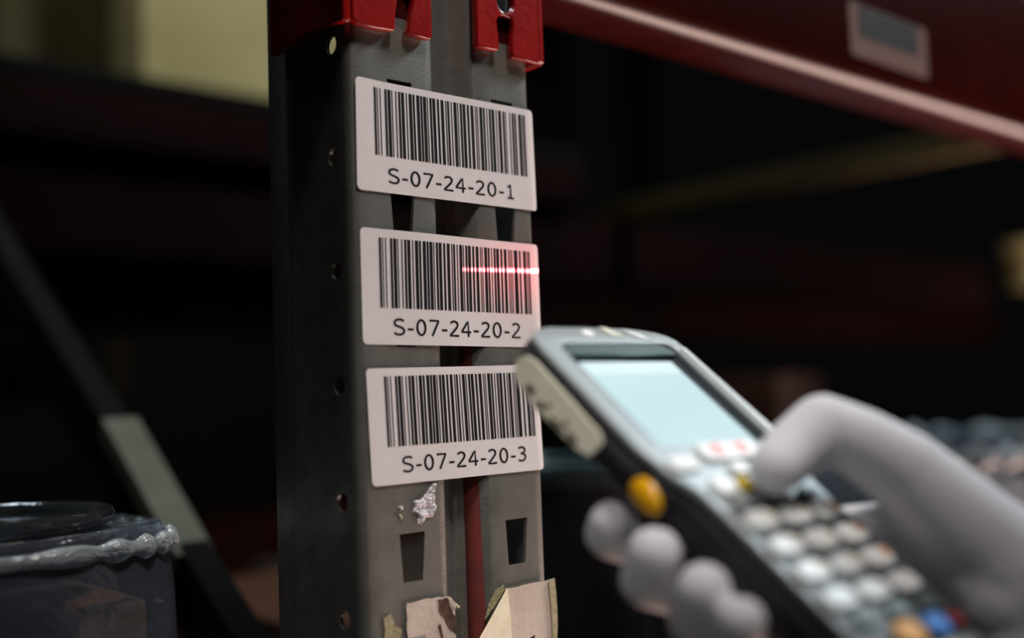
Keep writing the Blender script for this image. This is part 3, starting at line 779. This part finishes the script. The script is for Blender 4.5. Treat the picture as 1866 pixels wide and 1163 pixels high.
def lathe_bm(bm, prof, cx_, cy_, seg=48, wob=0, freq=9, sx=1, sy=1):
    rings = []
    for r, z in prof:
        ring = []
        for k in range(seg):
            a = 2*pi*k/seg
            rr = r*(1+wob*noise.noise(Vector((cos(a)*freq*.3, sin(a)*freq*.3, z*18))))
            ring.append(bm.verts.new((cx_+sx*rr*cos(a), cy_+sy*rr*sin(a), z)))
        rings.append(ring)
    for r1, r2 in zip(rings, rings[1:]):
        for k in range(seg): bm.faces.new((r1[k], r1[(k+1) % seg], r2[(k+1) % seg], r2[k]))
    return rings
def lathe(name, prof, c, material, parent=None, cap=True, **kw):
    bm = bmesh.new(); rings = lathe_bm(bm, prof, c[0], c[1], **kw)
    if cap: bm.faces.new(rings[0]); bm.faces.new(rings[-1])
    bmesh.ops.recalc_face_normals(bm, faces=bm.faces)
    o = from_bm(name, bm, material, None, False); auto_smooth(o, 50)
    if parent: sub(o, parent)
    return o
def wrapped_bundle(name, c, rx, ry, ztop, descr, goods, seed=1, RIM=.0032):
    root = empty(name, (c[0], c[1], DECK)); tag(root, descr, 'wrapped goods')
    bm = bmesh.new()
    N = 96; prof = [(1.0, DECK+.002), (1.02, DECK+.10), (1.03, ztop-.12), (1.0, ztop-.03), (.975, ztop-.012), (.955, ztop-.004), (.93, ztop), (.5, ztop-.003), (.01, ztop-.004)]
    rings = []
    for r, z in prof:
        ring = []
        for k in range(N):
            a = 2*pi*k/N; e = 2/3.4
            q = 1 + .018*noise.noise(Vector((cos(a)*6+seed, sin(a)*6, z*25)))
            ring.append(bm.verts.new((c[0]+rx*r*q*math.copysign(abs(cos(a))**e, cos(a)), c[1]+ry*r*q*math.copysign(abs(sin(a))**e, sin(a)), z + .002*noise.noise(Vector((cos(a)*14, sin(a)*14, seed))))))
        rings.append(ring)
    for r1, r2 in zip(rings, rings[1:]):
        for k in range(N): bm.faces.new((r1[k], r1[(k+1) % N], r2[(k+1) % N], r2[k]))
    bmesh.ops.recalc_face_normals(bm, faces=bm.faces)
    sub(from_bm('film', bm, M['film'], None, True), root)
    # gathered rim of film: beads of crumpled plastic round the top edge
    bm = bmesh.new(); rings = []
    for k in range(N*2):
        a = 2*pi*k/(N*2); e = 2/3.4
        q = .985 + .012*noise.noise(Vector((cos(a)*12, sin(a)*12, seed+4)))
        cx_, cy_ = c[0]+rx*q*math.copysign(abs(cos(a))**e, cos(a)), c[1]+ry*q*math.copysign(abs(sin(a))**e, sin(a))
        th_ = RIM*(1+.35*sin(k*.9)+.4*noise.noise(Vector((k*.3, seed, 0))))
        dirv = Vector((cos(a), sin(a), 0)); ring = []
        for t in range(8):
            b_ = 2*pi*t/8; ring.append(bm.verts.new(Vector((cx_, cy_, ztop-.008)) + dirv*th_*cos(b_) + Vector((0, 0, th_*1.3*sin(b_)))))
        rings.append(ring)
    for i in range(len(rings)):
        r1, r2 = rings[i], rings[(i+1) % len(rings)]
        for t in range(8): bm.faces.new((r1[t], r1[(t+1) % 8], r2[(t+1) % 8], r2[t]))
    bmesh.ops.recalc_face_normals(bm, faces=bm.faces)
    sub(from_bm('gathered_rim', bm, M['film_edge'], None, True), root)
    nx = len(goods); 
    for i, g_ in enumerate(goods):
        x0 = c[0]-rx*.80 + (2*rx*.80)*i/nx; x1 = c[0]-rx*.80 + (2*rx*.80)*(i+1)/nx - .004
        o = box('carton', (x0, c[1]-ry*.74, DECK+.004), (x1, c[1]+ry*.74, ztop-.02-.012*(i % 2)), g_, None, .003); sub(o, root)
    return root
G_ = M
wl = wrapped_bundle('wrapped_bundle', (-.160, .145), .088, .062, -.0865, 'clear shrink-wrapped bundle with a gathered glossy rim at the left of the post', [G_['goods_dark'], G_['goods_red'], G_['goods_dark'], G_['goods_brown']])
lid = empty('smoked_lid', (-.165, .15, -.086)); tag(lid, 'round smoked plastic lid lying on the shrink-wrapped bundle', 'lid')
lathe('dish', [(.02, -.0872), (.050, -.0872), (.054, -.0855), (.0555, -.0815), (.0545, -.0790), (.0520, -.0800), (.0500, -.0840), (.02, -.0850)], (-.148, .150), M['darkglass'], lid)

wrapped_bundle('wrapped_bundle', (.89, .26), .23, .19, -.100, 'shrink-wrapped bundle behind the gloved hand at the right edge', [G_['goods_white'], G_['goods_white'], G_['goods_dark'], G_['goods_brown'], G_['goods_dark']], 5, .008)
tub = empty('plastic_tub', (.375, .30, DECK)); tag(tub, 'dark plastic tub with a pale teal rim behind the scanner, right of the post', 'tub')
lathe('tub_body', [(.04, DECK), (.055, DECK+.004), (.062, -.150), (.065, -.105), (.061, -.105), (.050, -.16)], (.375, .30), M['goods_dark'], tub)
lathe('tub_rim', [(.064, -.108), (.0695, -.106), (.0710, -.100), (.0700, -.092), (.0660, -.089), (.0640, -.092)], (.375, .30), M['teal_rim'], tub, cap=False)
def carton(name, lo, hi, material, descr, cat='carton', tape=True):
    root = empty(name, ((lo[0]+hi[0])/2, (lo[1]+hi[1])/2, lo[2])); tag(root, descr, cat)
    sub(box('carton_body', lo, hi, material, None, .003), root)
    if tape:
        ym = (lo[1]+hi[1])/2
        sub(box('tape', (lo[0]-.0006, ym-.02, hi[2]-.06), (hi[0]+.0006, ym+.02, hi[2]+.0006), M['pale'], None, 0), root)
        sub(box('flap_seam', (lo[0]+.002, lo[1]-.0005, hi[2]-.004), (hi[0]-.002, lo[1]+.0005, hi[2]-.0025), M['black'], None, 0), root)
    return root
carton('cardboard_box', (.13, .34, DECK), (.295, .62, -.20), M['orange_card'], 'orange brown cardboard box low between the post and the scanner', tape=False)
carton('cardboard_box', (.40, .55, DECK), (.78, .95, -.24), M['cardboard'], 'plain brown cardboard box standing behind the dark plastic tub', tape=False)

# background rack row behind, across a dark aisle
BY = 1.9
def far_post(x, descr):
    o = simple_post('rack_post_far', x, BY, ''); o.name = 'far_rack_post'; tag(o, descr, 'rack post')
far_post(-.55, 'dark steel post of the far rack at the left'); far_post(2.25, 'dark steel post of the far rack at the right')
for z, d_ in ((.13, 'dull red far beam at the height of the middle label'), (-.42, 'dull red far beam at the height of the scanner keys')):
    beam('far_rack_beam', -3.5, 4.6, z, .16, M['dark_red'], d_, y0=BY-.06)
# bright yellow carton up behind the post (seen at the top left and through the hole in the post)
Pa = at_depth(243, 186, 1.62); Pb = at_depth(628, 150, 1.62)
yb = carton('yellow_carton', (.300, 1.02, .400), (.66, 1.13, .95), M['yellow'], 'tall pale yellow carton on the far shelf at the top left', tape=False)
carton('olive_carton', (.15, 1.15, .400), (.40, 1.40, .95), M['olive'], 'dim olive carton left of the tall pale yellow one', tape=False)
tag(box('upper_shelf', (-1.6, .98, .380), (1.1, 1.65, .400), M['brace'], None, .002), 'shelf board under the yellow and olive cartons', 'shelf')
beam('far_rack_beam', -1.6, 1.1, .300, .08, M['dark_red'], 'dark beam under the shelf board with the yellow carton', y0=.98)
# small dim items on the left, far
for i, (px, py, sz, mt_, ds) in enumerate(((45, 680, .10, M['olive'], 'small olive tub on the far shelf at the left edge'), (205, 672, .07, M['pale'], 'small pale tub on the far shelf right of the olive one'))):
    c = at_depth(px, py, 1.75)
    o = lathe('small_tub', [(sz*.40, c.z-.05), (sz*.46, c.z+.03), (sz*.5, c.z+.035), (sz*.5, c.z+.045), (sz*.1, c.z+.046)], (c.x, c.y), mt_); tag(o, ds, 'tub')
# right: yellow strap tube, round yellow thing, reddish box
tag(box('support_bar', (1.235, .0, .296), (1.275, 1.08, .330), M['olive'], None, .003), 'dim yellow support bar lying across the rack beams, right of the post', 'support bar')
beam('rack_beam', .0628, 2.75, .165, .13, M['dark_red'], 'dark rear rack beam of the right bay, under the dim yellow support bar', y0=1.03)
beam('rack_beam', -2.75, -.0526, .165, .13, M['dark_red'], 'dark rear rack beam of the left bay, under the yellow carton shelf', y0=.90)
c = at_depth(1872, 478, 1.9)
o = lathe('yellow_tub', [(.034, c.z-.045), (.038, c.z+.02), (.040, c.z+.022), (.040, c.z+.035), (.01, c.z+.036)], (c.x, c.y), M['yellow']); tag(o, 'round yellow tub at the right edge of the picture', 'tub')
c = at_depth(1440, 720, 1.7)
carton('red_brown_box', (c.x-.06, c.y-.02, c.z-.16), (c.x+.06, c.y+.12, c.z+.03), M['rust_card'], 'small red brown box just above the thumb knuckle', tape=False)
